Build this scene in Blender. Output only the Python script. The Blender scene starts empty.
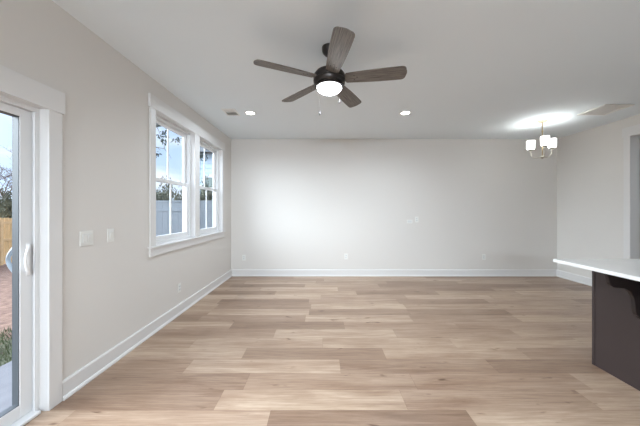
import bpy, bmesh, math, random
from mathutils import Vector, Matrix
random.seed(7)
PI = math.pi
scene = bpy.context.scene
col = scene.collection

# ------------------------------------------------------------------ camera
CAM_Z = 1.36
cd = bpy.data.cameras.new('camera')
cd.sensor_width = 36.0
cd.lens = 262.0 * 36.0 / 640.0
cd.shift_x = -2.0 / 640.0
cd.shift_y = -3.5 / 640.0
cd.clip_start = 0.02
cd.clip_end = 300
cam = bpy.data.objects.new('camera', cd)
cam.location = (0, 0, CAM_Z)
cam.rotation_euler = (PI / 2, 0, 0)
col.objects.link(cam)
scene.camera = cam

# ------------------------------------------------------------------ colour management
scene.view_settings.view_transform = 'Standard'
scene.view_settings.look = 'None'
scene.view_settings.gamma = 1.0
scene.view_settings.use_curve_mapping = False
scene.view_settings.exposure = 0.08
scene.cycles.use_denoising = True
scene.cycles.max_bounces = 10
scene.cycles.diffuse_bounces = 6
scene.cycles.sample_clamp_indirect = 6.0

# light strengths (tuned against the photograph)
SKY_STRENGTH = 1.3
SUN_STRENGTH = 1.2
SKY_FILL_STRENGTH = 25.0
CAN_WATTS = 16.0
KITCHEN_FILL_WATTS = {-0.6: 54.0, 1.2: 18.0, 3.0: 12.0}
LENS_EMIT = 9.0
BOWL_EMIT = 30.0
SHADE_EMIT = 8.5
FILL_SPOT_WATTS = 25.0
FAN_WATTS = 10.0
CHANDELIER_WATTS = 1.2

# ------------------------------------------------------------------ sky
world = bpy.data.worlds.new('sky')
scene.world = world
world.use_nodes = True
nt = world.node_tree
nt.nodes.clear()
def wn(t, **k):
    n = nt.nodes.new(t)
    for a, b in k.items(): setattr(n, a, b)
    return n
tc = wn('ShaderNodeTexCoord')
sep = wn('ShaderNodeSeparateXYZ')
nt.links.new(tc.outputs['Generated'], sep.inputs[0])
grad = wn('ShaderNodeValToRGB')
grad.color_ramp.elements[0].position = 0.0
grad.color_ramp.elements[0].color = (0.62, 0.76, 0.95, 1)
grad.color_ramp.elements[1].position = 0.65
grad.color_ramp.elements[1].color = (0.20, 0.38, 0.78, 1)
nt.links.new(sep.outputs[2], grad.inputs[0])
mp = wn('ShaderNodeMapping')
mp.inputs['Scale'].default_value = (2.0, 2.0, 6.0)
nt.links.new(tc.outputs['Generated'], mp.inputs[0])
nz = wn('ShaderNodeTexNoise')
nz.inputs['Scale'].default_value = 1.6
nz.inputs['Detail'].default_value = 7
nt.links.new(mp.outputs[0], nz.inputs[0])
cr = wn('ShaderNodeValToRGB')
cr.color_ramp.elements[0].position = 0.46
cr.color_ramp.elements[0].color = (0, 0, 0, 1)
cr.color_ramp.elements[1].position = 0.66
cr.color_ramp.elements[1].color = (1, 1, 1, 1)
nt.links.new(nz.outputs[0], cr.inputs[0])
mx = wn('ShaderNodeMixRGB')
mx.inputs[2].default_value = (0.92, 0.94, 0.98, 1)
nt.links.new(cr.outputs[0], mx.inputs[0])
nt.links.new(grad.outputs[0], mx.inputs[1])
bg = wn('ShaderNodeBackground')
bg.inputs[1].default_value = SKY_STRENGTH
nt.links.new(mx.outputs[0], bg.inputs[0])
# bright glow added to the unseen sky the glass door faces, for room fill
gd = Vector((-1.0, -0.30, 0.45)).normalized()
dp = wn('ShaderNodeVectorMath', operation='DOT_PRODUCT')
dp.inputs[1].default_value = gd
nt.links.new(tc.outputs['Generated'], dp.inputs[0])
mx0 = wn('ShaderNodeMath', operation='MAXIMUM'); mx0.inputs[1].default_value = 0.0
nt.links.new(dp.outputs['Value'], mx0.inputs[0])
pw = wn('ShaderNodeMath', operation='POWER'); pw.inputs[1].default_value = 8.0
nt.links.new(mx0.outputs[0], pw.inputs[0])
glow_ = wn('ShaderNodeMath', operation='MULTIPLY'); glow_.inputs[1].default_value = SKY_FILL_STRENGTH
nt.links.new(pw.outputs[0], glow_.inputs[0])
bg2 = wn('ShaderNodeBackground'); bg2.inputs[0].default_value = (0.92, 0.97, 1.0, 1)
nt.links.new(glow_.outputs[0], bg2.inputs[1])
ash = wn('ShaderNodeAddShader')
nt.links.new(bg.outputs[0], ash.inputs[0]); nt.links.new(bg2.outputs[0], ash.inputs[1])
wo = wn('ShaderNodeOutputWorld')
nt.links.new(ash.outputs[0], wo.inputs[0])

# ------------------------------------------------------------------ sun (from behind the far right corner of the house)
sl = bpy.data.lights.new('sun', 'SUN')
sl.energy = SUN_STRENGTH
sl.angle = math.radians(2.0)
sl.color = (1.0, 0.95, 0.87)
so = bpy.data.objects.new('sun', sl)
so.rotation_euler = Vector((-0.62, -0.42, -0.66)).to_track_quat('-Z', 'Y').to_euler()
so.location = (10, 10, 12)
col.objects.link(so)

# ------------------------------------------------------------------ materials
def lin(c):
    return tuple((x / 12.92 if x <= 0.04045 else ((x + 0.055) / 1.055) ** 2.4) for x in c)
def srgb(r, g, b):
    return lin((r / 255, g / 255, b / 255)) + (1,)
def mat(name, color, rough=0.5, metal=0.0, spec=0.5, noise=0.0, nscale=20.0, bump=0.0, bscale=200.0, stretch=(1, 1, 1)):
    m = bpy.data.materials.new(name)
    m.use_nodes = True
    t = m.node_tree
    b = t.nodes['Principled BSDF']
    b.inputs['Base Color'].default_value = color
    b.inputs['Roughness'].default_value = rough
    b.inputs['Metallic'].default_value = metal
    b.inputs['Specular IOR Level'].default_value = spec
    c = t.nodes.new('ShaderNodeTexCoord')
    mpn = t.nodes.new('ShaderNodeMapping')
    mpn.inputs['Scale'].default_value = stretch
    t.links.new(c.outputs['Object'], mpn.inputs[0])
    if noise > 0:
        n = t.nodes.new('ShaderNodeTexNoise')
        n.inputs['Scale'].default_value = nscale
        n.inputs['Detail'].default_value = 5
        t.links.new(mpn.outputs[0], n.inputs[0])
        r = t.nodes.new('ShaderNodeValToRGB')
        r.color_ramp.elements[0].position = 0.3
        r.color_ramp.elements[1].position = 0.7
        r.color_ramp.elements[0].color = tuple(x * (1 - noise) for x in color[:3]) + (1,)
        r.color_ramp.elements[1].color = tuple(min(1, x * (1 + noise)) for x in color[:3]) + (1,)
        t.links.new(n.outputs[0], r.inputs[0])
        t.links.new(r.outputs[0], b.inputs['Base Color'])
    if bump > 0:
        n2 = t.nodes.new('ShaderNodeTexNoise')
        n2.inputs['Scale'].default_value = bscale
        n2.inputs['Detail'].default_value = 3
        t.links.new(mpn.outputs[0], n2.inputs[0])
        bn = t.nodes.new('ShaderNodeBump')
        bn.inputs['Strength'].default_value = bump
        bn.inputs['Distance'].default_value = 0.002
        t.links.new(n2.outputs[0], bn.inputs['Height'])
        t.links.new(bn.outputs[0], b.inputs['Normal'])
    return m
def emit(name, color, strength):
    m = bpy.data.materials.new(name)
    m.use_nodes = True
    t = m.node_tree
    b = t.nodes['Principled BSDF']
    b.inputs['Base Color'].default_value = (0.9, 0.9, 0.88, 1)
    b.inputs['Emission Color'].default_value = color
    b.inputs['Emission Strength'].default_value = strength
    b.inputs['Roughness'].default_value = 0.3
    return m
def glass(name, tint=(0.93, 0.96, 0.98, 1)):
    m = bpy.data.materials.new(name)
    m.use_nodes = True
    t = m.node_tree
    t.nodes.clear()
    tr = t.nodes.new('ShaderNodeBsdfTransparent'); tr.inputs[0].default_value = tint
    gl = t.nodes.new('ShaderNodeBsdfGlossy'); gl.inputs['Roughness'].default_value = 0.02
    fr = t.nodes.new('ShaderNodeFresnel'); fr.inputs['IOR'].default_value = 1.35
    mi = t.nodes.new('ShaderNodeMixShader')
    o = t.nodes.new('ShaderNodeOutputMaterial')
    ge = t.nodes.new('ShaderNodeNewGeometry')
    inv = t.nodes.new('ShaderNodeMath'); inv.operation = 'SUBTRACT'; inv.inputs[0].default_value = 1.0
    t.links.new(ge.outputs['Backfacing'], inv.inputs[1])
    mu = t.nodes.new('ShaderNodeMath'); mu.operation = 'MULTIPLY'
    t.links.new(fr.outputs[0], mu.inputs[0]); t.links.new(inv.outputs[0], mu.inputs[1])
    t.links.new(mu.outputs[0], mi.inputs[0]); t.links.new(tr.outputs[0], mi.inputs[1]); t.links.new(gl.outputs[0], mi.inputs[2])
    t.links.new(mi.outputs[0], o.inputs[0])
    return m

M = {}
M['wall'] = mat('wall_paint', srgb(217, 214, 210), 0.75, spec=0.25, bump=0.12, bscale=300)
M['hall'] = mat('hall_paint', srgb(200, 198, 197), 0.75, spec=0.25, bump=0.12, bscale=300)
M['ceiling'] = mat('ceiling_paint', srgb(228, 235, 239), 0.85, spec=0.2, bump=0.15, bscale=260)
M['trim'] = mat('trim_paint', srgb(219, 218, 217), 0.38, spec=0.5)
M['vinyl'] = mat('white_vinyl', srgb(226, 227, 228), 0.35)
M['plate'] = mat('white_plastic', srgb(228, 228, 224), 0.35)
M['plate_in'] = mat('white_plastic_inset', srgb(216, 218, 218), 0.3)
M['slot'] = mat('dark_slot', srgb(60, 58, 55), 0.6)
M['quartz'] = mat('white_quartz', srgb(232, 232, 231), 0.22, noise=0.03, nscale=6)
M['bronze'] = mat('dark_bronze', srgb(58, 54, 52), 0.35, metal=0.7, noise=0.1, nscale=30)
M['nickel'] = mat('brushed_nickel', srgb(190, 184, 172), 0.3, metal=1.0)
M['brass'] = mat('champagne_metal', srgb(176, 158, 128), 0.35, metal=0.8)
M['can_trim'] = mat('white_can_trim', srgb(235, 235, 232), 0.4)
M['lens'] = emit('can_lens', (1.0, 0.97, 0.92, 1), LENS_EMIT)
M['bowl'] = emit('fan_bowl_glass', (0.93, 0.97, 1.0, 1), BOWL_EMIT)
M['shade'] = emit('frosted_shade_glass', (0.97, 0.97, 0.94, 1), SHADE_EMIT)
M['glass'] = glass('window_glass')
M['gasket'] = mat('grey_glazing_frame', srgb(72, 76, 80), 0.4)
M['pane_far'] = mat('grey_green_pane', srgb(128, 142, 138), 0.15)
M['handle'] = mat('white_handle', srgb(238, 238, 238), 0.3)
M['handle_out'] = mat('silver_handle', srgb(140, 146, 152), 0.3, metal=0.3)
M['patio'] = mat('patio_concrete', srgb(108, 107, 112), 0.85, noise=0.08, nscale=8, bump=0.2)
M['vinyl_fence'] = mat('shaded_fence_vinyl', srgb(112, 120, 128), 0.45, noise=0.02, nscale=3)  # white vinyl darkened to grey-blue, standing in for the shade on it
M['siding'] = mat('pale_blue_siding', srgb(188, 208, 226), 0.6)
M['roof'] = mat('dark_shingles', srgb(82, 84, 88), 0.9, noise=0.25, nscale=14)
M['soffit'] = mat('grey_eave', srgb(120, 126, 132), 0.7)
M['bark'] = mat('grey_bark', srgb(92, 82, 76), 0.9, noise=0.3, nscale=14, stretch=(1, 1, 0.25))
M['twig'] = mat('bare_twigs', srgb(122, 108, 106), 0.9, noise=0.2, nscale=8)
M['leaf'] = mat('dark_leaves', srgb(66, 80, 62), 0.7, noise=0.35, nscale=5)
M['needle'] = mat('pine_needles', srgb(52, 66, 62), 0.7, noise=0.3, nscale=6)
M['brush'] = mat('olive_brush', srgb(96, 98, 78), 0.8, noise=0.4, nscale=4)
M['grass'] = mat('grass_blades', srgb(80, 88, 60), 0.8, noise=0.35, nscale=9)

def fan_wood():
    m = mat('weathered_blade_wood', srgb(120, 112, 104), 0.55)
    t = m.node_tree; b = t.nodes['Principled BSDF']
    c = t.nodes.new('ShaderNodeTexCoord'); mpn = t.nodes.new('ShaderNodeMapping')
    mpn.inputs['Scale'].default_value = (3.0, 75.0, 3.0)
    n = t.nodes.new('ShaderNodeTexNoise'); n.inputs['Scale'].default_value = 2.0; n.inputs['Detail'].default_value = 6; n.inputs['Roughness'].default_value = 0.65
    r = t.nodes.new('ShaderNodeValToRGB')
    r.color_ramp.elements[0].position = 0.32; r.color_ramp.elements[0].color = srgb(50, 44, 40)
    r.color_ramp.elements[1].position = 0.68; r.color_ramp.elements[1].color = srgb(136, 128, 120)
    t.links.new(c.outputs['Object'], mpn.inputs[0]); t.links.new(mpn.outputs[0], n.inputs[0])
    t.links.new(n.outputs[0], r.inputs[0]); t.links.new(r.outputs[0], b.inputs['Base Color'])
    return m
M['blade'] = fan_wood()

def island_paint():
    m = mat('espresso_panel', srgb(54, 45, 44), 0.42, spec=0.4, noise=0.08, nscale=3, stretch=(1, 1, 0.2))
    return m
M['espresso'] = island_paint()
M['corbel'] = mat('espresso_corbel', srgb(30, 22, 21), 0.5)  # darker than the panel: backlit shade of the corbels put into the colour

def math_n(t, op, a=None, b=None):
    n = t.nodes.new('ShaderNodeMath'); n.operation = op
    for i, v in enumerate((a, b)):
        if v is None: continue
        if isinstance(v, (int, float)): n.inputs[i].default_value = v
        else: t.links.new(v, n.inputs[i])
    return n.outputs[0]

def floor_material():
    m = bpy.data.materials.new('oak_plank_floor'); m.use_nodes = True
    t = m.node_tree; b = t.nodes['Principled BSDF']
    geo = t.nodes.new('ShaderNodeNewGeometry')
    sp = t.nodes.new('ShaderNodeSeparateXYZ'); t.links.new(geo.outputs['Position'], sp.inputs[0])
    W, L = 0.2, 1.32
    v = math_n(t, 'DIVIDE', math_n(t, 'ADD', sp.outputs[1], 0.025), W)
    row = math_n(t, 'FLOOR', v); fv = math_n(t, 'FRACT', v)
    wn1 = t.nodes.new('ShaderNodeTexWhiteNoise'); wn1.noise_dimensions = '1D'; t.links.new(row, wn1.inputs['W'])
    u = math_n(t, 'ADD', math_n(t, 'DIVIDE', sp.outputs[0], L), math_n(t, 'MULTIPLY', wn1.outputs['Value'], 5.0))
    cl = math_n(t, 'FLOOR', u); fu = math_n(t, 'FRACT', u)
    cb = t.nodes.new('ShaderNodeCombineXYZ'); t.links.new(cl, cb.inputs[0]); t.links.new(row, cb.inputs[1])
    wn2 = t.nodes.new('ShaderNodeTexWhiteNoise'); wn2.noise_dimensions = '2D'; t.links.new(cb.outputs[0], wn2.inputs['Vector'])
    # grain coordinates: stretched along the plank, shifted plank by plank
    sh = t.nodes.new('ShaderNodeVectorMath'); sh.operation = 'SCALE'; t.links.new(wn2.outputs['Color'], sh.inputs[0]); sh.inputs['Scale'].default_value = 40.0
    ad = t.nodes.new('ShaderNodeVectorMath'); ad.operation = 'ADD'; t.links.new(geo.outputs['Position'], ad.inputs[0]); t.links.new(sh.outputs[0], ad.inputs[1])
    def noise(scale, det, rough, dist=0.0):
        mpn = t.nodes.new('ShaderNodeMapping'); mpn.inputs['Scale'].default_value = scale
        t.links.new(ad.outputs[0], mpn.inputs[0])
        n = t.nodes.new('ShaderNodeTexNoise'); n.inputs['Scale'].default_value = 1.0
        n.inputs['Detail'].default_value = det; n.inputs['Roughness'].default_value = rough; n.inputs['Distortion'].default_value = dist
        t.links.new(mpn.outputs[0], n.inputs[0]); return n.outputs[0]
    fine = noise((3.0, 75, 1), 8, 0.72, 0.3)
    broad = noise((1.0, 8, 1), 6, 0.68, 0.5)
    knot = noise((5.5, 16, 1), 2, 0.5, 0.2)
    tone = t.nodes.new('ShaderNodeValToRGB')
    el = tone.color_ramp.elements
    el[0].position = 0.0; el[0].color = srgb(148, 122, 104)
    el[1].position = 1.0; el[1].color = srgb(192, 168, 149)
    e = el.new(0.35); e.color = srgb(170, 144, 125)
    e = el.new(0.6); e.color = srgb(181, 156, 136)
    t.links.new(wn2.outputs['Value'], tone.inputs[0])
    def ramp(inp, p0, c0, p1, c1):
        r = t.nodes.new('ShaderNodeValToRGB'); r.color_ramp.elements[0].position = p0; r.color_ramp.elements[1].position = p1
        r.color_ramp.elements[0].color = (c0, c0, c0, 1) if isinstance(c0, float) else c0
        r.color_ramp.elements[1].color = (c1, c1, c1, 1) if isinstance(c1, float) else c1
        t.links.new(inp, r.inputs[0]); return r.outputs[0]
    def mul(a, bb):
        n = t.nodes.new('ShaderNodeMixRGB'); n.blend_type = 'MULTIPLY'; n.inputs[0].default_value = 1.0
        t.links.new(a, n.inputs[1]); t.links.new(bb, n.inputs[2]); return n.outputs[0]
    c = mul(tone.outputs[0], ramp(fine, 0.30, (0.66, 0.60, 0.55, 1), 0.66, (1.06, 1.06, 1.06, 1)))
    c = mul(c, ramp(broad, 0.30, (0.68, 0.62, 0.57, 1), 0.62, (1.05, 1.10, 1.10, 1)))
    c = mul(c, ramp(knot, 0.22, (0.42, 0.33, 0.27, 1), 0.32, (1.0, 1.0, 1.0, 1)))
    # joints between planks
    ev = math_n(t, 'MINIMUM', fv, math_n(t, 'SUBTRACT', 1.0, fv))
    eu = math_n(t, 'MULTIPLY', math_n(t, 'MINIMUM', fu, math_n(t, 'SUBTRACT', 1.0, fu)), L / W)
    ed = math_n(t, 'MINIMUM', ev, eu)
    joint = ramp(ed, 0.003, (0.74, 0.69, 0.64, 1), 0.011, (1.0, 1.0, 1.0, 1))
    c = mul(c, joint)
    t.links.new(c, b.inputs['Base Color'])
    b.inputs['Roughness'].default_value = 0.36
    b.inputs['Specular IOR Level'].default_value = 0.42
    bn = t.nodes.new('ShaderNodeBump'); bn.inputs['Strength'].default_value = 0.15; bn.inputs['Distance'].default_value = 0.002
    t.links.new(fine, bn.inputs['Height']); t.links.new(bn.outputs[0], b.inputs['Normal'])
    return m
M['floor'] = floor_material()

def ground_material():
    m = bpy.data.materials.new('yard_ground'); m.use_nodes = True
    t = m.node_tree; b = t.nodes['Principled BSDF']; b.inputs['Roughness'].default_value = 0.95
    geo = t.nodes.new('ShaderNodeNewGeometry')
    sp = t.nodes.new('ShaderNodeSeparateXYZ'); t.links.new(geo.outputs['Position'], sp.inputs[0])
    n = t.nodes.new('ShaderNodeTexNoise'); n.inputs['Scale'].default_value = 9; n.inputs['Detail'].default_value = 8; t.links.new(geo.outputs['Position'], n.inputs[0])
    d = t.nodes.new('ShaderNodeValToRGB')
    d.color_ramp.elements[0].position = 0.3; d.color_ramp.elements[0].color = srgb(98, 70, 58)
    d.color_ramp.elements[1].position = 0.7; d.color_ramp.elements[1].color = srgb(150, 118, 101)
    t.links.new(n.outputs[0], d.inputs[0])
    g = t.nodes.new('ShaderNodeValToRGB')
    g.color_ramp.elements[0].position = 0.3; g.color_ramp.elements[0].color = srgb(58, 62, 46)
    g.color_ramp.elements[1].position = 0.7; g.color_ramp.elements[1].color = srgb(104, 104, 80)
    t.links.new(n.outputs[0], g.inputs[0])
    edge = math_n(t, 'ADD', math_n(t, 'ADD', sp.outputs[0], 4.0), math_n(t, 'MULTIPLY', math_n(t, 'SUBTRACT', n.outputs[0], 0.5), 2.0))
    f = math_n(t, 'MULTIPLY', edge, 3.0)
    cl = t.nodes.new('ShaderNodeClamp'); t.links.new(f, cl.inputs[0])
    mi = t.nodes.new('ShaderNodeMixRGB'); t.links.new(cl.outputs[0], mi.inputs[0]); t.links.new(d.outputs[0], mi.inputs[1]); t.links.new(g.outputs[0], mi.inputs[2])
    t.links.new(mi.outputs[0], b.inputs['Base Color'])
    return m
M['ground'] = ground_material()
M['wood_fence'] = mat('cedar_fence', srgb(218, 180, 128), 0.8, noise=0.18, nscale=6, stretch=(1, 7, 0.4))
M['wood_rail'] = mat('cedar_rail', srgb(222, 186, 138), 0.8, noise=0.1, nscale=6)

# ------------------------------------------------------------------ mesh helpers
class MB:
    def __init__(s): s.bm = bmesh.new()
    def box(s, x0, x1, y0, y1, z0, z1, bev=0.0, seg=2, mtx=None):
        b = bmesh.new()
        bmesh.ops.create_cube(b, size=1.0)
        bmesh.ops.scale(b, vec=(abs(x1 - x0), abs(y1 - y0), abs(z1 - z0)), verts=b.verts)
        bmesh.ops.translate(b, vec=((x0 + x1) / 2, (y0 + y1) / 2, (z0 + z1) / 2), verts=b.verts)
        if bev > 0:
            bmesh.ops.bevel(b, geom=b.edges[:], offset=bev, segments=seg, profile=0.5, affect='EDGES')
        s._merge(b, mtx); return s
    def _merge(s, b, mtx=None):
        if mtx is not None: bmesh.ops.transform(b, matrix=mtx, verts=b.verts)
        me = bpy.data.meshes.new('tmp'); b.to_mesh(me); b.free(); s.bm.from_mesh(me); bpy.data.meshes.remove(me)
    def prism(s, pts, a0, a1, axis='y', bev=0.0, mtx=None):
        """polygon in the plane across `axis`, extruded from a0 to a1"""
        b = bmesh.new()
        def P(p, a):
            if axis == 'y': return (p[0], a, p[1])
            if axis == 'x': return (a, p[0], p[1])
            return (p[0], p[1], a)
        lo = [b.verts.new(P(p, a0)) for p in pts]; hi = [b.verts.new(P(p, a1)) for p in pts]
        b.faces.new(lo); b.faces.new(hi[::-1])
        n = len(pts)
        for i in range(n): b.faces.new((lo[i], hi[i], hi[(i + 1) % n], lo[(i + 1) % n]))
        bmesh.ops.recalc_face_normals(b, faces=b.faces)
        if bev > 0:
            ed = [e for e in b.edges if e.is_manifold and e.calc_face_angle(0) > 0.5]
            bmesh.ops.bevel(b, geom=ed, offset=bev, segments=2, profile=0.5, affect='EDGES')
        s._merge(b, mtx); return s
    def lathe(s, prof, seg=40, mtx=None, cap=True):
        """profile [(r, z)] turned about z"""
        b = bmesh.new(); rings = []
        for r, z in prof:
            if r < 1e-6: rings.append([b.verts.new((0, 0, z))])
            else: rings.append([b.verts.new((r * math.cos(2 * PI * i / seg), r * math.sin(2 * PI * i / seg), z)) for i in range(seg)])
        for A, B in zip(rings[:-1], rings[1:]):
            for i in range(seg):
                j = (i + 1) % seg
                if len(A) == 1 and len(B) == 1: continue
                if len(A) == 1: b.faces.new((A[0], B[j], B[i]))
                elif len(B) == 1: b.faces.new((A[i], A[j], B[0]))
                else: b.faces.new((A[i], A[j], B[j], B[i]))
        if cap:
            for R in (rings[0], rings[-1]):
                if len(R) > 2: b.faces.new(R)
        bmesh.ops.recalc_face_normals(b, faces=b.faces)
        s._merge(b, mtx); return s
    def tube(s, pts, rad, seg=10, mtx=None):
        """rad: number or list"""
        pts = [Vector(p) for p in pts]
        if not isinstance(rad, (list, tuple)): rad = [rad] * len(pts)
        b = bmesh.new(); rings = []
        up = Vector((0, 0, 1))
        for i, p in enumerate(pts):
            d = (pts[min(i + 1, len(pts) - 1)] - pts[max(i - 1, 0)]).normalized()
            if i == 0:
                a = d.cross(up)
                if a.length < 1e-3: a = d.cross(Vector((1, 0, 0)))
            else: a = a - d * a.dot(d)
            a.normalize(); c = d.cross(a).normalized()
            rings.append([b.verts.new(p + rad[i] * (math.cos(2 * PI * k / seg) * a + math.sin(2 * PI * k / seg) * c)) for k in range(seg)])
        for A, B in zip(rings[:-1], rings[1:]):
            for k in range(seg):
                b.faces.new((A[k], A[(k + 1) % seg], B[(k + 1) % seg], B[k]))
        b.faces.new(rings[0]); b.faces.new(rings[-1][::-1])
        bmesh.ops.recalc_face_normals(b, faces=b.faces)
        s._merge(b, mtx); return s
    def build(s, name, m, parent=None, smooth=False, loc=None):
        me = bpy.data.meshes.new(name)
        s.bm.to_mesh(me); s.bm.free()
        me.materials.append(m)
        o = bpy.data.objects.new(name, me)
        col.objects.link(o)
        if parent is not None:
            o.parent = parent
        if loc is not None: o.location = loc
        if smooth:
            for p in me.polygons: p.use_smooth = True
            md = o.modifiers.new('es', 'EDGE_SPLIT'); md.split_angle = math.radians(38)
        return o

def tag(o, label=None, cat=None, group=None, kind=None):
    if label: o['label'] = label
    if cat: o['category'] = cat
    if group: o['group'] = group
    if kind: o['kind'] = kind
    return o
def thing(name, loc, label, cat, group=None, kind=None, rz=0.0):
    o = bpy.data.objects.new(name, None)
    o.location = loc; o.rotation_euler = (0, 0, rz); o.empty_display_size = 0.1
    col.objects.link(o)
    return tag(o, label, cat, group, kind)
def copy_tree(o, parent=None):
    c = o.copy(); col.objects.link(c); c.parent = parent
    for ch in list(o.children): copy_tree(ch, c)
    return c

# ------------------------------------------------------------------ room dimensions
XL, XR = -1.86, 4.80
YF, YN = 5.355, -4.2
H = 2.80
T = 0.17
# windows (both in one casing) and sliding door, as y-ranges in the left wall
WA, WB = (2.907, 3.807), (3.947, 4.847)
WZ = (0.957, 2.466)
DY, DZ = (-0.07, 1.768), (0.0, 2.037)
OY, OZ = (2.55, 4.065), (0.0, 2.50)

# floor, ceiling
tag(MB().box(XL - T, 7.4, YN - 0.1, YF + T, -0.12, 0.0).build('floor', M['floor']), 'light oak plank floor running the whole room', 'floor', kind='structure')
tag(MB().box(XL - T, 7.4, YN - 0.1, YF + T, H, H + 0.2).build('ceiling', M['ceiling']), 'smooth white painted ceiling', 'ceiling', kind='structure')

def wall_x(x0, x1, ya, yb, holes, name, m, label):
    """wall lying along y with rectangular holes [(y0,y1,z0,z1)]"""
    mb = MB(); y = ya
    for (h0, h1, z0, z1) in sorted(holes):
        mb.box(x0, x1, y, h0, 0, H)
        if z0 > 0: mb.box(x0, x1, h0, h1, 0, z0)
        if z1 < H: mb.box(x0, x1, h0, h1, z1, H)
        y = h1
    mb.box(x0, x1, y, yb, 0, H)
    return tag(mb.build(name, m), label, 'wall', kind='structure')
wall_x(XL - T, XL, YN, YF, [(DY[0] - 0.02, DY[1] + 0.02, 0, DZ[1] + 0.02), (WA[0] - 0.015, WB[1] + 0.015, WZ[0] - 0.02, WZ[1] + 0.015)],
       'wall_left', M['wall'], 'warm light grey left wall with the windows and sliding door')
wall_x(XR, XR + 0.12, YN, YF, [(OY[0] - 0.02, OY[1] + 0.02, 0, OZ[1] + 0.02)],
       'wall_right', M['wall'], 'warm light grey right wall with the cased opening')
tag(MB().box(XL - T, 7.4, YF, YF + T, 0, H).build('wall_far', M['wall']), 'wide plain light grey wall facing the camera', 'wall', kind='structure')
tag(MB().box(XL - T, XR + 0.12, YN - T, YN, 0, H).build('wall_near', M['wall']), 'light grey wall behind the camera', 'wall', kind='structure')
# hall beyond the cased opening
mb = MB(); mb.box(6.9, 7.02, 0.6, YF, 0, H); mb.box(XR + 0.12, 6.9, 0.6, 0.72, 0, H)
tag(mb.build('wall_hall', M['hall']), 'grey walls of the hall seen through the cased opening', 'wall', kind='structure')

# baseboards: tall flat board with eased top and a shoe moulding
def base_profile(h=0.135):
    return [(0, 0), (0.028, 0), (0.028, 0.010), (0.022, 0.022), (0.015, 0.027), (0.015, h - 0.012), (0.009, h), (0, h)]
def baseboard_y(x, sgn, ya, yb, name, label):
    pts = [(x + sgn * a, z) for a, z in base_profile()]
    return tag(MB().prism(pts, ya, yb, 'y').build(name, M['trim']), label, 'baseboard', kind='structure')
baseboard_y(XL, 1, 1.862, YF, 'baseboard_left', 'white baseboard along the foot of the left wall')
baseboard_y(XL, 1, YN, -0.165, 'baseboard_left_near', 'white baseboard of the left wall behind the camera')
baseboard_y(XR, -1, OY[1] + 0.09, YF, 'baseboard_right', 'short white baseboard between far corner and cased opening')
baseboard_y(XR, -1, YN, OY[0] - 0.09, 'baseboard_right_near', 'white baseboard of the right wall nearer than the opening')
tag(MB().prism([(YF - a, z) for a, z in base_profile()], XL + 0.028, XR - 0.028, 'x').build('baseboard_far', M['trim']),
    'long white baseboard along the foot of the far wall', 'baseboard', kind='structure')
tag(MB().prism([(YF - a, z) for a, z in base_profile()], XR + 0.12, 6.9, 'x').build('baseboard_hall', M['trim']),
    'white baseboard in the hall beyond the opening', 'baseboard', kind='structure')

# ------------------------------------------------------------------ window casing (one unit round both windows)
tr = thing('trim_1', (XL, WA[0] - 0.09, 0), 'white casing with wide head board and sill round the two windows', 'window trim', kind='structure')
def child(mb, name, m, parent, smooth=False):
    """geometry given in world coordinates, parented to a placed empty"""
    o = mb.build(name, m, parent, smooth)
    o.matrix_parent_inverse = Matrix.Translation(-Vector(parent.location)) if parent.rotation_euler.z == 0 else parent.matrix_basis.inverted()
    return o
c0, c1 = WA[0] - 0.09, WB[1] + 0.09
child(MB().box(XL, XL + 0.019, c0, WA[0], WZ[0], WZ[1], 0.002), 'side_casing', M['trim'], tr)
child(MB().box(XL, XL + 0.019, WB[1], c1, WZ[0], WZ[1], 0.002), 'side_casing', M['trim'], tr)
child(MB().box(XL, XL + 0.019, WA[1], WB[0], WZ[0], WZ[1], 0.002), 'centre_casing', M['trim'], tr)
child(MB().box(XL, XL + 0.026, c0 - 0.018, c1 + 0.018, WZ[1], WZ[1] + 0.139, 0.002), 'head_casing', M['trim'], tr)
child(MB().box(XL - 0.055, XL + 0.036, c0 - 0.022, c1 + 0.022, WZ[0] - 0.022, WZ[0], 0.004), 'sill', M['trim'], tr)
child(MB().box(XL, XL + 0.019, c0 - 0.005, c1 + 0.005, WZ[0] - 0.107, WZ[0] - 0.022, 0.002), 'apron', M['trim'], tr)
mb = MB()   # jamb extensions lining the openings
for (a, b) in (WA, WB):
    mb.box(XL - 0.05, XL + 0.001, a - 0.014, a, WZ[0], WZ[1]); mb.box(XL - 0.05, XL + 0.001, b, b + 0.014, WZ[0], WZ[1])
    mb.box(XL - 0.05, XL + 0.001, a - 0.014, b + 0.014, WZ[1], WZ[1] + 0.014)
child(mb, 'jamb', M['trim'], tr)
child(MB().box(XL - T, XL - 0.05, WA[1] + 0.0, WB[0], WZ[0], WZ[1] + 0.01), 'mullion', M['trim'], tr)

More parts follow.
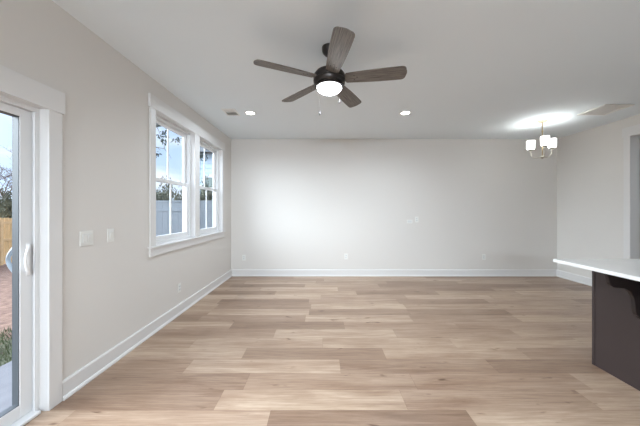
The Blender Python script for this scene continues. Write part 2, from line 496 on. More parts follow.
# ------------------------------------------------------------------ double-hung windows
def window(n, ya, yb, label):
    z0, z1 = WZ; zm = (z0 + z1) / 2
    w = thing('window_%d' % n, (XL - 0.05, ya, z0), label, 'window', kind='structure')
    f = MB(); x0, x1 = XL - 0.15, XL - 0.05; fw = 0.032
    f.box(x0, x1, ya, ya + fw, z0, z1, .003); f.box(x0, x1, yb - fw, yb, z0, z1, .003)
    f.box(x0, x1, ya + fw, yb - fw, z1 - fw, z1, .003); f.box(x0, x1, ya + fw, yb - fw, z0, z0 + fw, .003)
    # balance tracks on the inner faces of the side jambs
    f.box(x0 + 0.01, x1 - 0.012, yb - fw - 0.006, yb - fw, z0 + fw, z1 - fw); f.box(x0 + 0.01, x1 - 0.012, ya + fw, ya + fw + 0.006, z0 + fw, z1 - fw)
    child(f, 'window_frame', M['vinyl'], w)
    for nm, (xa, xb), (za, zb), br, trr in (('upper_sash', (XL - 0.13, XL - 0.10), (zm - 0.018, z1 - fw), 0.036, 0.042),
                                           ('lower_sash', (XL - 0.098, XL - 0.064), (z0 + fw, zm + 0.020), 0.058, 0.038)):
        a, b = ya + fw + 0.007, yb - fw - 0.007; sw = 0.042
        s = MB()
        s.box(xa, xb, a, a + sw, za, zb, .003); s.box(xa, xb, b - sw, b, za, zb, .003)
        s.box(xa, xb, a + sw, b - sw, za, za + br, .003); s.box(xa, xb, a + sw, b - sw, zb - trr, zb, .003)
        so_ = child(s, nm, M['vinyl'], w)
        xc = (xa + xb) / 2; yc = (a + b) / 2
        mu = MB(); mu.box(xc - 0.007, xc + 0.007, yc - 0.011, yc + 0.011, za + br, zb - trr, .002)
        child(mu, 'muntin', M['vinyl'], w)
        g = MB(); g.box(xc - 0.004, xc + 0.004, a + sw - 0.004, b - sw + 0.004, za + br - 0.004, zb - trr + 0.004)
        child(g, 'pane', M['glass'], w)
    lk = MB()
    for q in (0.27, 0.73):
        yq = ya + (yb - ya) * q
        lk.box(XL - 0.094, XL - 0.066, yq - 0.028, yq + 0.028, zm + 0.020, zm + 0.030, .003)
        lk.box(XL - 0.086, XL - 0.074, yq - 0.02, yq + 0.012, zm + 0.030, zm + 0.038, .003)
    child(lk, 'sash_lock', M['vinyl'], w)
    return w
window(1, WA[0], WA[1], 'white double-hung window nearer the sliding door')
window(2, WB[0], WB[1], 'white double-hung window nearer the far corner')

# ------------------------------------------------------------------ sliding patio door
tr = thing('trim_2', (XL, DY[1], 0), 'white casing with wide head board round the sliding door', 'door trim', kind='structure')
child(MB().box(XL, XL + 0.019, DY[1], DY[1] + 0.09, 0, DZ[1], .002), 'side_casing', M['trim'], tr)
child(MB().box(XL, XL + 0.019, DY[0] - 0.09, DY[0], 0, DZ[1], .002), 'side_casing', M['trim'], tr)
child(MB().box(XL, XL + 0.026, DY[0] - 0.105, DY[1] + 0.105, DZ[1], DZ[1] + 0.15, .002), 'head_casing', M['trim'], tr)
mb = MB(); mb.box(XL - 0.045, XL + 0.001, DY[1], DY[1] + 0.018, 0, DZ[1] + 0.018); mb.box(XL - 0.045, XL + 0.001, DY[0] - 0.018, DY[0], 0, DZ[1] + 0.018)
mb.box(XL - 0.045, XL + 0.001, DY[0], DY[1], DZ[1], DZ[1] + 0.018)
child(mb, 'jamb', M['trim'], tr)

dr = thing('door_1', (XL - 0.045, DY[1], 0), 'white sliding glass patio door on the left wall', 'sliding door', kind='structure')
f = MB(); x0, x1 = XL - 0.165, XL - 0.045
f.box(x0, x1, DY[1] - 0.020, DY[1] + 0.018, 0, DZ[1] + 0.018, .002); f.box(x0, x1, DY[0] - 0.018, DY[0] + 0.020, 0, DZ[1] + 0.018, .002)
f.box(x0, x1, DY[0] + 0.02, DY[1] - 0.02, DZ[1] - 0.028, DZ[1] + 0.018, .002)
f.box(XL - 0.055, XL - 0.045, DY[1] - 0.030, DY[1] - 0.020, 0.02, DZ[1] - 0.03, .002)   # stop bead
child(f, 'door_frame', M['vinyl'], dr)
child(MB().box(x0, XL - 0.012, DY[0] + 0.02, DY[1] - 0.02, 0.001, 0.022, .004), 'sill_track', M['vinyl'], dr)
def slider(ya, yb, xa, xb):
    z0, z1 = 0.024, DZ[1] - 0.030; sw, rb, rt = 0.072, 0.082, 0.050
    s = MB()
    s.box(xa, xb, ya, ya + sw, z0, z1, .003); s.box(xa, xb, yb - sw, yb, z0, z1, .003)
    s.box(xa, xb, ya + sw, yb - sw, z0, z0 + rb, .003); s.box(xa, xb, ya + sw, yb - sw, z1 - rt, z1, .003)
    child(s, 'door_panel', M['vinyl'], dr)
    g0, g1 = xa + 0.006, xa + 0.010
    child(MB().box(g0, g1, ya + sw - .004, yb - sw + .004, z0 + rb - .004, z1 - rt + .004), 'pane', M['glass'], dr)
    # grey glazing bead standing on the inner edges, between face and glass
    k = MB(); e = 0.004
    k.box(xa + .001, xb - .006, yb - sw - e, yb - sw + .001, z0 + rb, z1 - rt); k.box(xa + .001, xb - .006, ya + sw - .001, ya + sw + e, z0 + rb, z1 - rt)
    k.box(xa + .001, xb - .006, ya + sw, yb - sw, z1 - rt - e, z1 - rt + .001); k.box(xa + .001, xb - .006, ya + sw, yb - sw, z0 + rb - .001, z0 + rb + e)
    child(k, 'glazing_bead', M['gasket'], dr)
slider(0.80, DY[1] - 0.021, XL - 0.118, XL - 0.070)
slider(DY[0] + 0.021, 0.875, XL - 0.165, XL - 0.1185)
# pull handles inside and outside on the closing stile
yh = DY[1] - 0.053; zc = 1.033; xf = XL - 0.070
h = MB()
h.box(xf, xf + 0.006, yh - 0.009, yh + 0.015, zc - 0.105, zc + 0.105, .003)
arc = [(xf + 0.006 + 0.030 * math.sin(PI * q / 14) ** 0.6, yh + 0.004 - 0.046 * math.sin(PI * q / 14) ** 0.8, zc - 0.092 + 0.184 * q / 14) for q in range(15)]
h.tube(arc, [0.0065 if 2 < q < 12 else 0.009 for q in range(15)], 10)
child(h, 'handle', M['handle'], dr, True)
xo = XL - 0.118
h = MB(); h.box(xo - 0.006, xo, yh - 0.020, yh + 0.012, zc - 0.105, zc + 0.105, .003)
arc = [(xo - 0.002 - 0.060 * math.sin(PI * q / 16), yh - 0.012, zc - 0.098 + 0.196 * q / 16) for q in range(17)]
h.tube(arc, 0.0115, 10)
tag(child(h, 'handle', M['handle_out'], dr, True), 'silver grey outer handle seen through the glass')

# ------------------------------------------------------------------ cased opening in the right wall
tr = thing('trim_3', (XR, OY[1], 0), 'white casing round the tall opening in the right wall', 'door trim', kind='structure')
child(MB().box(XR - 0.019, XR, OY[1], OY[1] + 0.09, 0, OZ[1], .002), 'side_casing', M['trim'], tr)
child(MB().box(XR - 0.019, XR, OY[0] - 0.09, OY[0], 0, OZ[1], .002), 'side_casing', M['trim'], tr)
child(MB().box(XR - 0.026, XR, OY[0] - 0.105, OY[1] + 0.105, OZ[1], OZ[1] + 0.145, .002), 'head_casing', M['trim'], tr)
mb = MB(); mb.box(XR - .001, XR + 0.121, OY[1], OY[1] + 0.018, 0, OZ[1] + .018); mb.box(XR - .001, XR + 0.121, OY[0] - .018, OY[0], 0, OZ[1] + .018); mb.box(XR - .001, XR + 0.121, OY[0], OY[1], OZ[1], OZ[1] + .018)
child(mb, 'jamb', M['trim'], tr)

# ------------------------------------------------------------------ kitchen island at the right edge
IX, IY = 2.376, 2.306
isl = thing('kitchen_island', (IX, IY, 0), 'dark brown island cabinet with corbels under a white countertop', 'kitchen island')
child(MB().box(IX + 0.02, 3.25, -0.35, IY - 0.02, 0.0, 0.884), 'cabinet_body', M['espresso'], isl)
child(MB().box(IX + 0.004, IX + 0.02, -0.35, IY - 0.022, 0.0, 0.884), 'side_panel', M['espresso'], isl)
child(MB().box(IX - 0.001, IX + 0.024, IY - 0.022, IY, 0.0, 0.884, .0015), 'corner_post', M['espresso'], isl)
child(MB().box(IX + 0.024, 3.25, IY - 0.02, IY - 0.004, 0.0, 0.884), 'end_panel', M['espresso'], isl)
def corbel_pts():
    # (out from panel, below counter)
    P = [(0.0, 0.0), (0.262, 0.0), (0.262, -0.018)]
    for q in range(1, 11):      # rounded nose
        a = q / 10 * PI / 2; P.append((0.255 - 0.055 * (1 - math.cos(a)), -0.022 - 0.082 * math.sin(a)))
    P += [(0.175, -0.107), (0.150, -0.109)]
    for q in range(1, 13):      # long shoulder
        a = q / 12 * PI / 2; P.append((0.150 - 0.092 * math.sin(a), -0.109 - 0.125 * (1 - math.cos(a))))
    for q in range(1, 9):       # foot
        a = q / 8 * PI / 2; P.append((0.058 - 0.030 * (1 - math.cos(a)), -0.234 - 0.085 * math.sin(a)))
    P += [(0.026, -0.335), (0.0, -0.345)]
    return P
for yc in (1.965, 1.10, 0.22):
    pts = [(IX + 0.004 - a, 0.884 + z) for a, z in corbel_pts()]
    c = MB().prism(pts, yc - 0.022, yc + 0.006, 'y', bev=0.003)
    tag(child(c, 'corbel', M['corbel'], isl), 'scrolled bracket, brown darkened to look backlit')
tag(MB().box(2.087, 3.32, -0.45, 2.368, 0.886, 0.915, 0.003).build('countertop', M['quartz']),
    'white stone countertop overhanging the dark island', 'countertop')

# ------------------------------------------------------------------ wall plates
def plate_geom(w, h):
    return MB().box(-w / 2, w / 2, 0, 0.006, -h / 2, h / 2, .0025)
def switch_plate(loc, rz, gangs, label, group=None):
    w = 0.072 + 0.046 * (gangs - 1)
    t = thing('light_switch', loc, label, 'light switch', group, rz=rz)
    plate_geom(w, 0.118).build('cover_plate', M['plate'], t)
    for g in range(gangs):
        cx = (g - (gangs - 1) / 2) * 0.046
        MB().box(cx - 0.0175, cx + 0.0175, 0.0055, 0.0072, -0.034, 0.034, .001).build('bezel', M['plate_in'], t)
        m_ = Matrix.Translation((cx, 0.0075, 0)) @ Matrix.Rotation(math.radians(4 if g % 2 else -4), 4, 'X')
        MB().box(-0.0145, 0.0145, -0.001, 0.003, -0.031, 0.031, .001, mtx=m_).build('rocker', M['plate'], t)
    return t
def outlet_geom(t):
    plate_geom(0.072, 0.118).build('cover_plate', M['plate'], t)
    for s in (-1, 1):
        r = MB(); r.box(-0.0165, 0.0165, 0.0055, 0.0085, s * 0.0195 - 0.014, s * 0.0195 + 0.014, .004); rc = r.build('receptacle', M['plate_in'], t)
        k = MB(); k.box(-0.0075, -0.0055, 0.008, 0.0092, s * 0.0195 - 0.002, s * 0.0195 + 0.007); k.box(0.0055, 0.0075, 0.008, 0.0092, s * 0.0195 - 0.002, s * 0.0195 + 0.006)
        k.box(-0.002, 0.002, 0.008, 0.0092, s * 0.0195 - 0.010, s * 0.0195 - 0.006)
        k.build('slot', M['slot'], rc)
ry = PI   # plates on the far wall face -y ; left wall faces +x
switch_plate((XL, 2.068, 1.133), -PI / 2, 2, 'white two-rocker switch plate, the one nearer the sliding door')
switch_plate((XL, 2.303, 1.134), -PI / 2, 1, 'white single-rocker switch plate, the one nearer the windows')
def outlet(loc, rz, label, group=None):
    t = thing('wall_outlet', loc, label, 'outlet', group, rz=rz); outlet_geom(t); return t
ot = outlet((XL, 3.41, 0.34), -PI / 2, 'white outlet low on the left wall under the windows', 'wall outlets')
for x, z, lb in ((-1.595, 0.375, 'white outlet low on the far wall close to its left corner'),
                 (0.49, 0.40, 'white outlet low on the middle of the far wall'),
                 (3.305, 0.39, 'white outlet low on the far wall near the countertop'),
                 (1.935, 1.155, 'white outlet at mid height on the far wall, above the baseboard ones')):
    c = copy_tree(ot); c.location = (x, YF, z); c.rotation_euler = (0, 0, PI); c['label'] = lb
t = thing('media_plate', (1.79, YF, 1.115), 'white sideways low-voltage plate at mid height on the far wall', 'wall plate', rz=PI)
plate_geom(0.118, 0.074).build('cover_plate', M['plate'], t)
b = MB(); b.box(-0.04, 0.04, 0.0055, 0.010, -0.022, 0.022, .004); b.build('brush_insert', M['plate_in'], t)

# ------------------------------------------------------------------ ceiling fan
FX, FY = 0.065, 2.33
fan = thing('ceiling_fan', (FX, FY, H), 'dark bronze ceiling fan with five grey wood blades and glowing bowl light', 'ceiling fan')
MB().lathe([(0.0, 0.0), (0.066, 0.0), (0.066, -0.022), (0.060, -0.045), (0.040, -0.068), (0.020, -0.080), (0.0, -0.080)]).build('canopy', M['bronze'], fan, True)
MB().lathe([(0.0, -0.07), (0.0125, -0.07), (0.0125, -0.185), (0.0, -0.185)], 20).build('downrod', M['bronze'], fan, True)
MB().lathe([(0.0, -0.17), (0.026, -0.17), (0.032, -0.195), (0.075, -0.205), (0.118, -0.222), (0.138, -0.248), (0.142, -0.275), (0.138, -0.285),
            (0.138, -0.292), (0.142, -0.298), (0.138, -0.325), (0.128, -0.336), (0.0, -0.336)], 48).build('motor_housing', M['bronze'], fan, True)
MB().lathe([(0.0, -0.334), (0.122, -0.334), (0.124, -0.352), (0.119, -0.358), (0.0, -0.358)], 48).build('light_ring', M['bronze'], fan, True)
bowl = [(0.109, -0.352)] + [(0.109 * math.cos(a), -0.356 - 0.054 * math.sin(a)) for a in [q * PI / 2 / 12 for q in range(0, 12)]] + [(0.0, -0.410)]
MB().lathe(bowl, 48, cap=False).build('light_bowl', M['bowl'], fan, True)
def blade_outline():
    r0, r1 = 0.150, 0.655
    P = []
    n = 14
    wroot, wtip = 0.056, 0.075
    up = []
    for q in range(n + 1):
        a = q / n; r = r0 + (r1 - 0.035 - r0) * a
        w = wroot + (wtip - wroot) * math.sin(min(1, a * 1.15) * PI / 2)
        up.append((r, w))
    tip = [(r1 - 0.035 + 0.035 * math.sin(a), 0.039 + 0.035 * math.cos(a)) for a in [q * PI / 2 / 6 for q in range(1, 7)]]
    root = [(r0 - 0.012, 0.030)]
    half = root + up + tip
    # slightly bowed tip
    mid = [(r1 + 0.006, 0.018), (r1 + 0.008, 0.0), (r1 + 0.006, -0.018)]
    return half + mid + [(x, -y) for x, y in reversed(half)]
for k in range(5):
    ang = math.radians(-82.6 + 72 * k)
    bl = MB().prism(blade_outline(), -0.004, 0.004, 'z', bev=0.0015).build('blade', M['blade'], fan)
    bl.location = (0, 0, -0.284)
    bl.rotation_euler = (Matrix.Rotation(ang, 3, 'Z') @ Matrix.Rotation(math.radians(-14), 3, 'X')).to_euler()
    ir = MB()
    ir.prism([(0.120, 0.020), (0.165, 0.016), (0.205, 0.036), (0.245, 0.040), (0.258, 0.020), (0.258, -0.020), (0.245, -0.040), (0.205, -0.036), (0.165, -0.016), (0.120, -0.020)], 0.0042, 0.0092, 'z', bev=0.001)
    for sx, sy in ((0.22, 0.024), (0.22, -0.024), (0.245, 0.0)):
        ir.lathe([(0, -0.0065), (0.004, -0.0062), (0.006, -0.0042), (0.0, -0.0042)], 10, mtx=Matrix.Translation((sx, sy, 0)))
    io = ir.build('blade_iron', M['bronze'], bl)
for (x, y, z1) in ((-0.085, 0.085, 0.555), (0.098, 0.068, 0.452)):
    ch = MB(); ch.tube([(x, y, -0.330), (x, y, -z1 + 0.02)], 0.0005, 6)
    c = ch.build('pull_chain', M['bronze'], fan)
    MB().lathe([(0, 0.012), (0.003, 0.010), (0.0035, 0.002), (0.008, -0.010), (0.008, -0.017), (0.004, -0.024), (0, -0.025)], 14).build('pull_knob', M['corbel'], c, True, loc=(x, y, -z1 + 0.01))

def lamp(kind, name, loc, watts, color=(0.80, 0.905, 1.0), size=0.1, spot=None):
    l = bpy.data.lights.new(name, kind)
    l.energy = watts; l.color = color
    if kind == 'POINT': l.shadow_soft_size = size
    if kind == 'AREA': l.shape = 'DISK'; l.size = size; l.spread = math.radians(spot or 150)
    o = bpy.data.objects.new(name, l); o.location = loc
    col.objects.link(o); return o
lp = lamp('AREA', 'fan_lamp', (0, 0, -0.418), FAN_WATTS, size=0.20, spot=178); lp.parent = fan

# ------------------------------------------------------------------ recessed ceiling lights
def can_light(x, y, label, watts, group='recessed ceiling lights'):
    t = thing('recessed_light', (x, y, H), label, 'ceiling light', group)
    MB().lathe([(0.062, -0.001), (0.088, -0.001), (0.090, -0.004), (0.084, -0.008), (0.066, -0.008), (0.060, -0.004), (0.062, -0.001)], 40, cap=False).build('trim_ring', M['can_trim'], t, True)
    MB().lathe([(0.0, -0.001), (0.062, -0.001), (0.060, -0.006), (0.0, -0.007)], 40).build('lens', M['lens'], t, True)
    l = lamp('AREA', 'can_lamp', (0, 0, -0.010), watts, size=0.12, spot=160); l.parent = t
    return t
can_light(-1.067, 3.90, 'lit round recessed light beside the ceiling vent, left of the fan', CAN_WATTS)
can_light(1.24, 3.90, 'lit round recessed light right of the fan', CAN_WATTS)
for x, y in ((-0.6, -0.9), (1.2, -0.9), (3.0, -0.9), (-0.6, -2.9), (1.2, -2.9), (3.0, -2.9)):  # unseen ceiling cans added to fill the room with light
    can_light(x, y, 'added fill light, unseen round recessed can over the kitchen behind the camera', KITCHEN_FILL_WATTS[x])

can_light(5.9, 3.0, 'added fill light, unseen round recessed can in the hall beyond the opening', 14.0)  # unseen can added to brighten the hall walls
# unseen spots added on the wall behind the camera, as fill for the far wall
for x, aim, k in ((-1.0, (-0.7, YF, 1.0), 0.85), (0.6, (0.2, YF, 1.1), 0.5)):
    t = thing('fill_spotlight', (x, YN, 1.95), 'added fill spotlight, unseen on the wall behind the camera', 'fill light', 'added fill spotlights')
    MB().lathe([(0, 0), (.055, 0), (.055, .016), (.048, .022), (0, .022)], 32, mtx=Matrix.Rotation(-PI / 2, 4, 'X')).build('fill_spot_back_plate', M['can_trim'], t, True)
    MB().tube([(0, .02, 0), (0, .09, 0)], .010, 12).build('arm', M['can_trim'], t, True)  # arm of the added fill spotlight
    p = Vector((x, YN + .15, 1.95)); d = (Vector(aim) - p).normalized(); q = d.to_track_quat('-Z', 'Y')
    hd = MB().lathe([(0.0, .06), (.045, .06), (.060, .03), (.075, -.06), (.071, -.06), (.056, .02), (0, .02)], 32).build('fill_spot_head', M['can_trim'], t, True, loc=(0, .15, 0))
    hd.rotation_euler = q.to_euler()
    l = lamp('AREA', 'fill_spot_lamp', Vector((0, .15, 0)) + d * .055, FILL_SPOT_WATTS * k, size=0.12, spot=70); l.rotation_euler = q.to_euler(); l.parent = t

# ------------------------------------------------------------------ ceiling register and return grille
reg = thing('ceiling_vent', (-1.345, 3.87, H), 'small white slatted air register beside the left recessed light', 'ceiling vent')
w, d = 0.10, 0.135
f = MB(); f.box(-w, w, -d, -d + .022, -.006, 0, .002); f.box(-w, w, d - .022, d, -.006, 0, .002); f.box(-w, -w + .022, -d + .022, d - .022, -.006, 0, .002); f.box(w - .022, w, -d + .022, d - .022, -.006, 0, .002)
f.box(-w + .022, w - .022, -.004, .004, -.006, 0)
f.build('vent_frame', M['plate'], reg)
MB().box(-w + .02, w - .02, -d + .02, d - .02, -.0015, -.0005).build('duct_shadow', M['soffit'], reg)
s = MB()
for k in range(6):
    y = -d + .036 + k * .0155
    s.box(-w + .022, w - .022, -.006, .006, -.0005, .0005, mtx=Matrix.Translation((0, y, -.0055)) @ Matrix.Rotation(math.radians(-42), 4, 'X'))
    s.box(-w + .022, w - .022, -.008, .008, -.0005, .0005, mtx=Matrix.Translation((0, -y, -.0060)) @ Matrix.Rotation(math.radians(38), 4, 'X'))
s.build('louvre', M['plate'], reg)

ret = thing('return_grille', (4.065, 3.772, H), 'large square white return air grille between chandelier and right wall', 'air grille')
w, d = 0.205, 0.195
f = MB(); fr_ = .03
for a in ((-w, w, -d, -d + fr_), (-w, w, d - fr_, d), (-w, -w + fr_, -d + fr_, d - fr_), (w - fr_, w, -d + fr_, d - fr_)):
    f.box(a[0], a[1], a[2], a[3], -.016, 0, .003)
f.build('grille_frame', M['plate'], ret)
MB().box(-w + .02, w - .02, -d + .02, d - .02, -.0015, -.0005).build('backing', M['plate_in'], ret)
s = MB()
n = 22
for k in range(n):
    y = -d + fr_ + .008 + k * ((2 * d - 2 * fr_ - .016) / (n - 1))
    s.box(-w + fr_, w - fr_, -.0085, .0085, -.0006, .0006, mtx=Matrix.Translation((0, y, -.0075)) @ Matrix.Rotation(math.radians(-22), 4, 'X'))
s.build('louvre', M['plate'], ret)
MB().box(-.012, .012, -d + fr_ + .004, -d + fr_ + .016, -.020, -.010, .002).build('latch', M['plate_in'], ret)

# ------------------------------------------------------------------ chandelier
ch = thing('chandelier', (3.585, 4.262, H), 'small brushed metal chandelier with three glowing white glass shades', 'chandelier')
MB().lathe([(0, 0), (0.062, 0), (0.062, -.008), (0.045, -.020), (0.014, -.028), (0, -.028)]).build('canopy', M['brass'], ch, True)
s = MB(); s.tube([(0, 0, -.02), (0, 0, -.575)], .0075, 14)
for z in (-.17, -.33): s.lathe([(0, z + .012), (.012, z + .008), (.012, z - .008), (0, z - .012)], 16)
s.build('stem', M['brass'], ch, True)
MB().lathe([(0, -.565), (.018, -.565), (.034, -.578), (.034, -.592), (.018, -.606), (.007, -.616), (0, -.620)], 24).build('hub', M['nickel'], ch, True)
for k in range(3):
    a = math.radians(1 + 120 * k); ca, sa = math.cos(a), math.sin(a); R = .160
    pts = []
    for q in range(13):
        u = q / 12
        r = .02 + (R - .02) * math.sin(u * PI / 2) ** 0.9
        z = -.585 - .012 * math.sin(u * PI) + .135 * (1 - math.cos(u * PI / 2)) ** 1.6
        pts.append((r * ca, r * sa, z))
    arm = MB().tube(pts, .0058, 10).build('arm', M['nickel'], ch, True)
    cup = MB().lathe([(0, 0), (.018, 0), (.030, .010), (.034, .022), (.030, .024), (0, .024)], 24)
    cup.build('socket_cup', M['nickel'], arm, True, loc=(R * ca, R * sa, -.455))
    gl = MB().lathe([(.028, 0), (.048, .002), (.054, .012), (.057, .140), (.053, .140), (.050, .016), (.028, .006)], 32, cap=False)
    gl.build('glass_shade', M['shade'], arm, True, loc=(R * ca, R * sa, -.432))
    l = lamp('POINT', 'chandelier_lamp', (R * ca, R * sa, -.335), CHANDELIER_WATTS, size=0.03); l.parent = ch

# ------------------------------------------------------------------ outdoors
def gz(x): return -0.15 + (x + 3.0) * (0.62 / 9.3) if x < -3.0 else -0.15
g = bmesh.new()
xs = [-60, -30, -14, -12.3, -9, -6, -3, 0, 12, 30]; ys = [-30, -8, 0, 4, 8, 14, 30, 70]
grid = [[g.verts.new((x, y, max(-1.4, gz(x)))) for y in ys] for x in xs]
for i in range(len(xs) - 1):
    for j in range(len(ys) - 1): g.faces.new((grid[i][j], grid[i + 1][j], grid[i + 1][j + 1], grid[i][j + 1]))
r = bmesh.ops.extrude_face_region(g, geom=g.faces[:])
bmesh.ops.translate(g, vec=(0, 0, -0.5), verts=[v for v in r['geom'] if isinstance(v, bmesh.types.BMVert)])
bmesh.ops.recalc_face_normals(g, faces=g.faces)
mb = MB(); mb.bm.free(); mb.bm = g
tag(mb.build('ground', M['ground']), 'reddish bare yard sloping away from the patio with a grassy edge', 'ground', kind='structure')
tag(MB().box(-2.98, XL - T - 0.002, -1.6, 3.2, -0.16, -0.09, .008).build('patio', M['patio']), 'grey concrete patio slab outside the sliding door', 'patio', kind='structure')
# grass edge
gb = bmesh.new(); rr = random.Random(3)
for _ in range(5200):
    x = rr.uniform(-4.15, -3.0); y = rr.uniform(0.6, 4.2)
    z = gz(x) - 0.01; hh = rr.uniform(0.04, 0.11); a = rr.uniform(0, PI); w_ = 0.006
    dx, dy = math.cos(a) * w_, math.sin(a) * w_; lx, ly = rr.uniform(-.04, .04), rr.uniform(-.04, .04)
    v = [gb.verts.new(p) for p in ((x - dx, y - dy, z), (x + dx, y + dy, z), (x + lx, y + ly, z + hh))]
    gb.faces.new(v)
mb = MB(); mb.bm.free(); mb.bm = gb
tag(mb.build('grass', M['grass']), 'short green grass along the edge of the patio', 'grass', kind='stuff')

# vinyl privacy fence seen through the windows
vf = thing('vinyl_fence', (-2.4, 8.0, gz(-2.4)), 'white vinyl privacy fence, colour darkened grey-blue for shade, seen through the two windows', 'fence')
VY, VT = 8.0, 1.635
xs_ = [-2.3 - 1.55 * k for k in range(5)]
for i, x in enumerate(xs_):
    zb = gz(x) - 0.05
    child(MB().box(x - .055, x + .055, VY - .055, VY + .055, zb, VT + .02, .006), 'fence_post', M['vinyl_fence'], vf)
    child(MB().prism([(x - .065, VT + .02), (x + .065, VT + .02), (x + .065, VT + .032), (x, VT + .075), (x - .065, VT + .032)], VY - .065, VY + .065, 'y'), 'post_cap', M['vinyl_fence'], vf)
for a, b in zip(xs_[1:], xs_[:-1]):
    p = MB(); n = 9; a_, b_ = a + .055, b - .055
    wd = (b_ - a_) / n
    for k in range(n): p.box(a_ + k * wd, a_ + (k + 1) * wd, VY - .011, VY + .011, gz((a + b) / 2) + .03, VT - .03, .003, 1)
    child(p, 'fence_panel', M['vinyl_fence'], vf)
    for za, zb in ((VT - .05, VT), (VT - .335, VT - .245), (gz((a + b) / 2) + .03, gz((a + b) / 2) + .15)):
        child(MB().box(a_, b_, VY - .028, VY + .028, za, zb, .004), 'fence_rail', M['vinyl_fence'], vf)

# wooden fence seen through the patio door
WX = -12.3; wz = gz(WX)
wf = thing('wooden_fence', (WX, 9.0, wz), 'tan wooden picket fence across the yard seen through the patio door', 'fence')
rr = random.Random(5)
y = -2.0
for sec in range(6):
    p = MB(); ya = -2.0 + sec * 2.4
    for k in range(16):
        yy = ya + k * 0.15
        p.box(WX - .02, WX, yy + .004, yy + .146, wz + .03, wz + 1.80 + rr.uniform(-.012, .012), .004, 1)
    child(p, 'picket_panel', M['wood_fence'], wf)
    for z in (.28, .95, 1.62):
        child(MB().box(WX, WX + .04, ya, ya + 2.4, wz + z - .045, wz + z + .045, .003, 1), 'fence_rail', M['wood_rail'], wf)
    child(MB().box(WX, WX + .09, ya - .045, ya + .045, wz - .1, wz + 1.74, .004), 'fence_post', M['wood_rail'], wf)

# neighbouring house behind the vinyl fence
HX, HY = -5.25, 11.0
hs = thing('neighbor_house', (HX, HY, gz(-3)), 'pale blue sided house with dark roof behind the vinyl fence', 'house')
s = MB(); z = -0.3; EV = 3.72
s.box(HX + .03, 4.0, HY + .03, 17.0, -0.5, EV)
while z < EV - .02:
    s.prism([(HY + .03, z), (HY - .012, z), (HY + .012, z + .2), (HY + .03, z + .2)], HX, 4.0, 'x')
    s.prism([(HX + .03, z), (HX - .012, z), (HX + .012, z + .2), (HX + .03, z + .2)], HY, 17.0, 'y')
    z += .2
child(s, 'siding', M['siding'], hs)
child(MB().prism([(HY - .45, EV), (HY - .45, EV + .18), (14.0, EV + 2.0), (17.45, EV + .18), (17.45, EV)], HX - .35, 4.3, 'x'), 'roof', M['roof'], hs)
child(MB().box(HX - .36, 4.31, HY - .50, HY - .44, EV - .04, EV + .16, .004), 'gutter', M['soffit'], hs)
child(MB().box(HX - .02, HX + .10, HY - .025, HY + .02, -.3, EV, .004), 'corner_board', M['vinyl'], hs)
wi = MB(); wx, wz0 = -4.55, 2.0
for a in ((wx - .45, wx - .37, wz0, wz0 + .75), (wx + .37, wx + .45, wz0, wz0 + .75), (wx - .45, wx + .45, wz0 - .06, wz0 + .02), (wx - .45, wx + .45, wz0 + .70, wz0 + .78), (wx - .02, wx + .02, wz0, wz0 + .72)):
    wi.box(a[0], a[1], HY - .05, HY, a[2], a[3])
wo_ = child(wi, 'window', M['vinyl'], hs)
pn = MB(); pn.box(wx - .40, wx + .40, HY - .030, HY - .015, wz0, wz0 + .72)
child(pn, 'window_pane', M['pane_far'], hs)

# trees
def grow(mb, leaves, p, d, L, r, depth, rng, spread, leaf_n, leaf_s, bend=0.25, minr=0.004):
    pts = [p.copy()]; dd = d.normalized(); n = 4
    q = p.copy()
    for i in range(n):
        dd = (dd + Vector((rng.uniform(-1, 1), rng.uniform(-1, 1), rng.uniform(-.5, .8))) * bend * 0.4).normalized()
        q = q + dd * (L / n); pts.append(q.copy())
    r1 = max(minr, r * 0.6)
    mb.tube(pts, [r + (r1 - r) * i / n for i in range(n + 1)], 5)
    if depth <= 0 or leaf_n and depth <= 1:
        for _ in range(leaf_n):
            c = pts[rng.randint(1, n)] + Vector((rng.gauss(0, 1), rng.gauss(0, 1), rng.gauss(0, 1))) * L * 0.22
            leaves.append((c, leaf_s * rng.uniform(.6, 1.3)))
    if depth <= 0: return
    for k in range(rng.randint(3, 4)):
        a = rng.uniform(0, 2 * PI)
        side = Vector((math.cos(a), math.sin(a), rng.uniform(-.1, .7)))
        nd = (dd * (1 - spread) + side * spread).normalized()
        grow(mb, leaves, pts[rng.randint(2, n)], nd, L * rng.uniform(.55, .8), r1, depth - 1, rng, spread, leaf_n, leaf_s, bend, minr)
def leaf_mesh(leaves, rng):
    b = bmesh.new()
    for c, s in leaves:
        u = Vector((rng.gauss(0, 1), rng.gauss(0, 1), rng.gauss(0, 1))).normalized(); w_ = u.orthogonal().normalized()
        v = [b.verts.new(c + a) for a in (-u * s, w_ * s * .45, u * s, -w_ * s * .45)]
        b.faces.new(v)
    m_ = MB(); m_.bm.free(); m_.bm = b; return m_
def tree(name, x, y, z, h, label, cat, group, seed, depth=4, leaf_n=0, leaf_s=.05, lm='leaf', bm_='bark', stems=1, spread=.55, r=.09):
    rng = random.Random(seed)
    t = thing(name, (x, y, z), label, cat, group)
    mb = MB(); lv = []
    for s_ in range(stems):
        d0 = Vector((rng.uniform(-.5, .5), rng.uniform(-.5, .5), 1)) if stems > 1 else Vector((0.05, 0.03, 1))
        grow(mb, lv, Vector((rng.uniform(-.1, .1) * (stems > 1), rng.uniform(-.1, .1) * (stems > 1), -.05)), d0, h * .38, r, depth, rng, spread, leaf_n, leaf_s)
    mb.build('branches', M[bm_], t)
    if lv: leaf_mesh(lv, rng).build('foliage', M[lm], t)
    if stems > 1: t.scale = (.5, .5, 1)
    return t
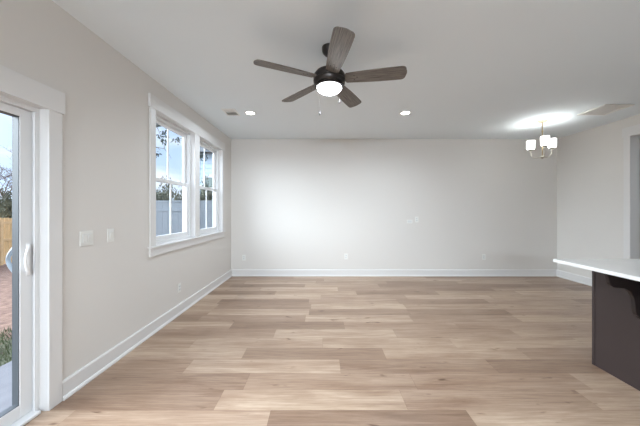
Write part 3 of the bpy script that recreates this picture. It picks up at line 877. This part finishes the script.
# seen through the patio door, beyond the wooden fence
tree('bare_tree', -20.4, 16.9, -1.2, 6.8, 'bare winter tree with fine grey twigs behind the wooden fence', 'tree', None, 21, depth=6, bm_='twig', r=.10)
for i, (x, y, h) in enumerate(((-14.45, 12.0, 3.7), (-16.9, 14.0, 4.0), (-12.9, 14.2, 3.4))):
    tree('evergreen_shrub', x, y, -1.15, h, 'dark olive bushy thicket behind the wooden fence below the bare tree', 'shrub', 'thicket behind the wooden fence', 40 + i, depth=3, leaf_n=46, leaf_s=.09, lm='brush', bm_='bark', stems=4, r=.05)
# seen through the windows, between vinyl fence and house
for i, (x, y, h, lb) in enumerate(((-6.9, 10.0, 3.3, 'leafless brown shrub behind the fence at the left of the nearer window'),
                               (-5.95, 9.8, 3.2, 'leafless brown shrub behind the fence in the middle of the nearer window'),
                               (-5.0, 9.75, 3.2, 'leafless brown shrub behind the fence at the right of the nearer window'),
                               (-4.05, 9.75, 3.1, 'leafless brown shrub behind the fence in the farther window'))):
    tree('winter_shrub', x, y, -.35, h, lb, 'shrub', 'shrubs behind the vinyl fence', 60 + i, depth=3, leaf_n=20, leaf_s=.06, lm='brush', bm_='bark', stems=5, r=.03, spread=.40)

# tall tree whose loose needle clumps hang across the upper part of the nearer window
rng = random.Random(11)
pt = thing('pine_tree', (-5.3, 5.9, gz(-5.3)), 'pine with sparse dark needle clumps hanging across the nearer window', 'tree')
tr_ = MB(); lv = []
base = Vector((-5.3, 5.9, gz(-5.3)))
tr_.tube([base - Vector((0, 0, .1)), base + Vector((.03, .02, 2)), base + Vector((-.03, .04, 4.2)), base + Vector((.02, 0, 7.0))], [.13, .11, .08, .03], 10)
child(tr_, 'trunk', M['bark'], pt)
def branch(p0, p1, sag, r0=.025):
    b = MB(); p0 = Vector(p0); p1 = Vector(p1); pts = []
    for q in range(9):
        u = q / 8; pts.append(p0.lerp(p1, u) + Vector((0, 0, -sag * math.sin(u * PI))) + Vector((rng.uniform(-.02, .02),) * 3))
    b.tube(pts, [r0 * (1 - .75 * q / 8) for q in range(9)], 6)
    for q in range(3, 9):
        for _ in range(2):
            e = pts[q] + Vector((rng.uniform(-.25, .25), rng.uniform(-.25, .25), rng.uniform(-.22, .12)))
            b.tube([pts[q], pts[q].lerp(e, .5) + Vector((0, 0, .02)), e], [.006, .005, .003], 4)
            if rng.random() < .55:
                for _ in range(20):
                    lv.append((e + Vector((rng.gauss(0, .05), rng.gauss(0, .05), rng.gauss(0, .035))), rng.uniform(.025, .05)))
    child(b, 'branch', M['bark'], pt)
def P(px, py, D):      # where a sight line through this pixel meets distance D
    return Vector(((px - 322) * D / 262, D, CAM_Z + (209.5 - py) * D / 262))
branch((-5.3, 5.92, 2.9), (-3.62, 6.0, 2.75), -.05)
branch((-5.3, 5.92, 3.3), (-3.55, 5.6, 3.15), -.12)
branch((-5.3, 5.92, 4.1), (-2.95, 6.2, 2.75), -.25)
branch((-5.3, 5.92, 4.9), (-3.9, 6.6, 4.6), -.10)
branch((-5.3, 5.92, 5.2), (-6.6, 5.2, 5.0), -.10)
branch((-5.3, 5.92, 3.6), (-6.4, 6.6, 3.6), -.10)
child(leaf_mesh(lv, rng), 'foliage', M['needle'], pt)
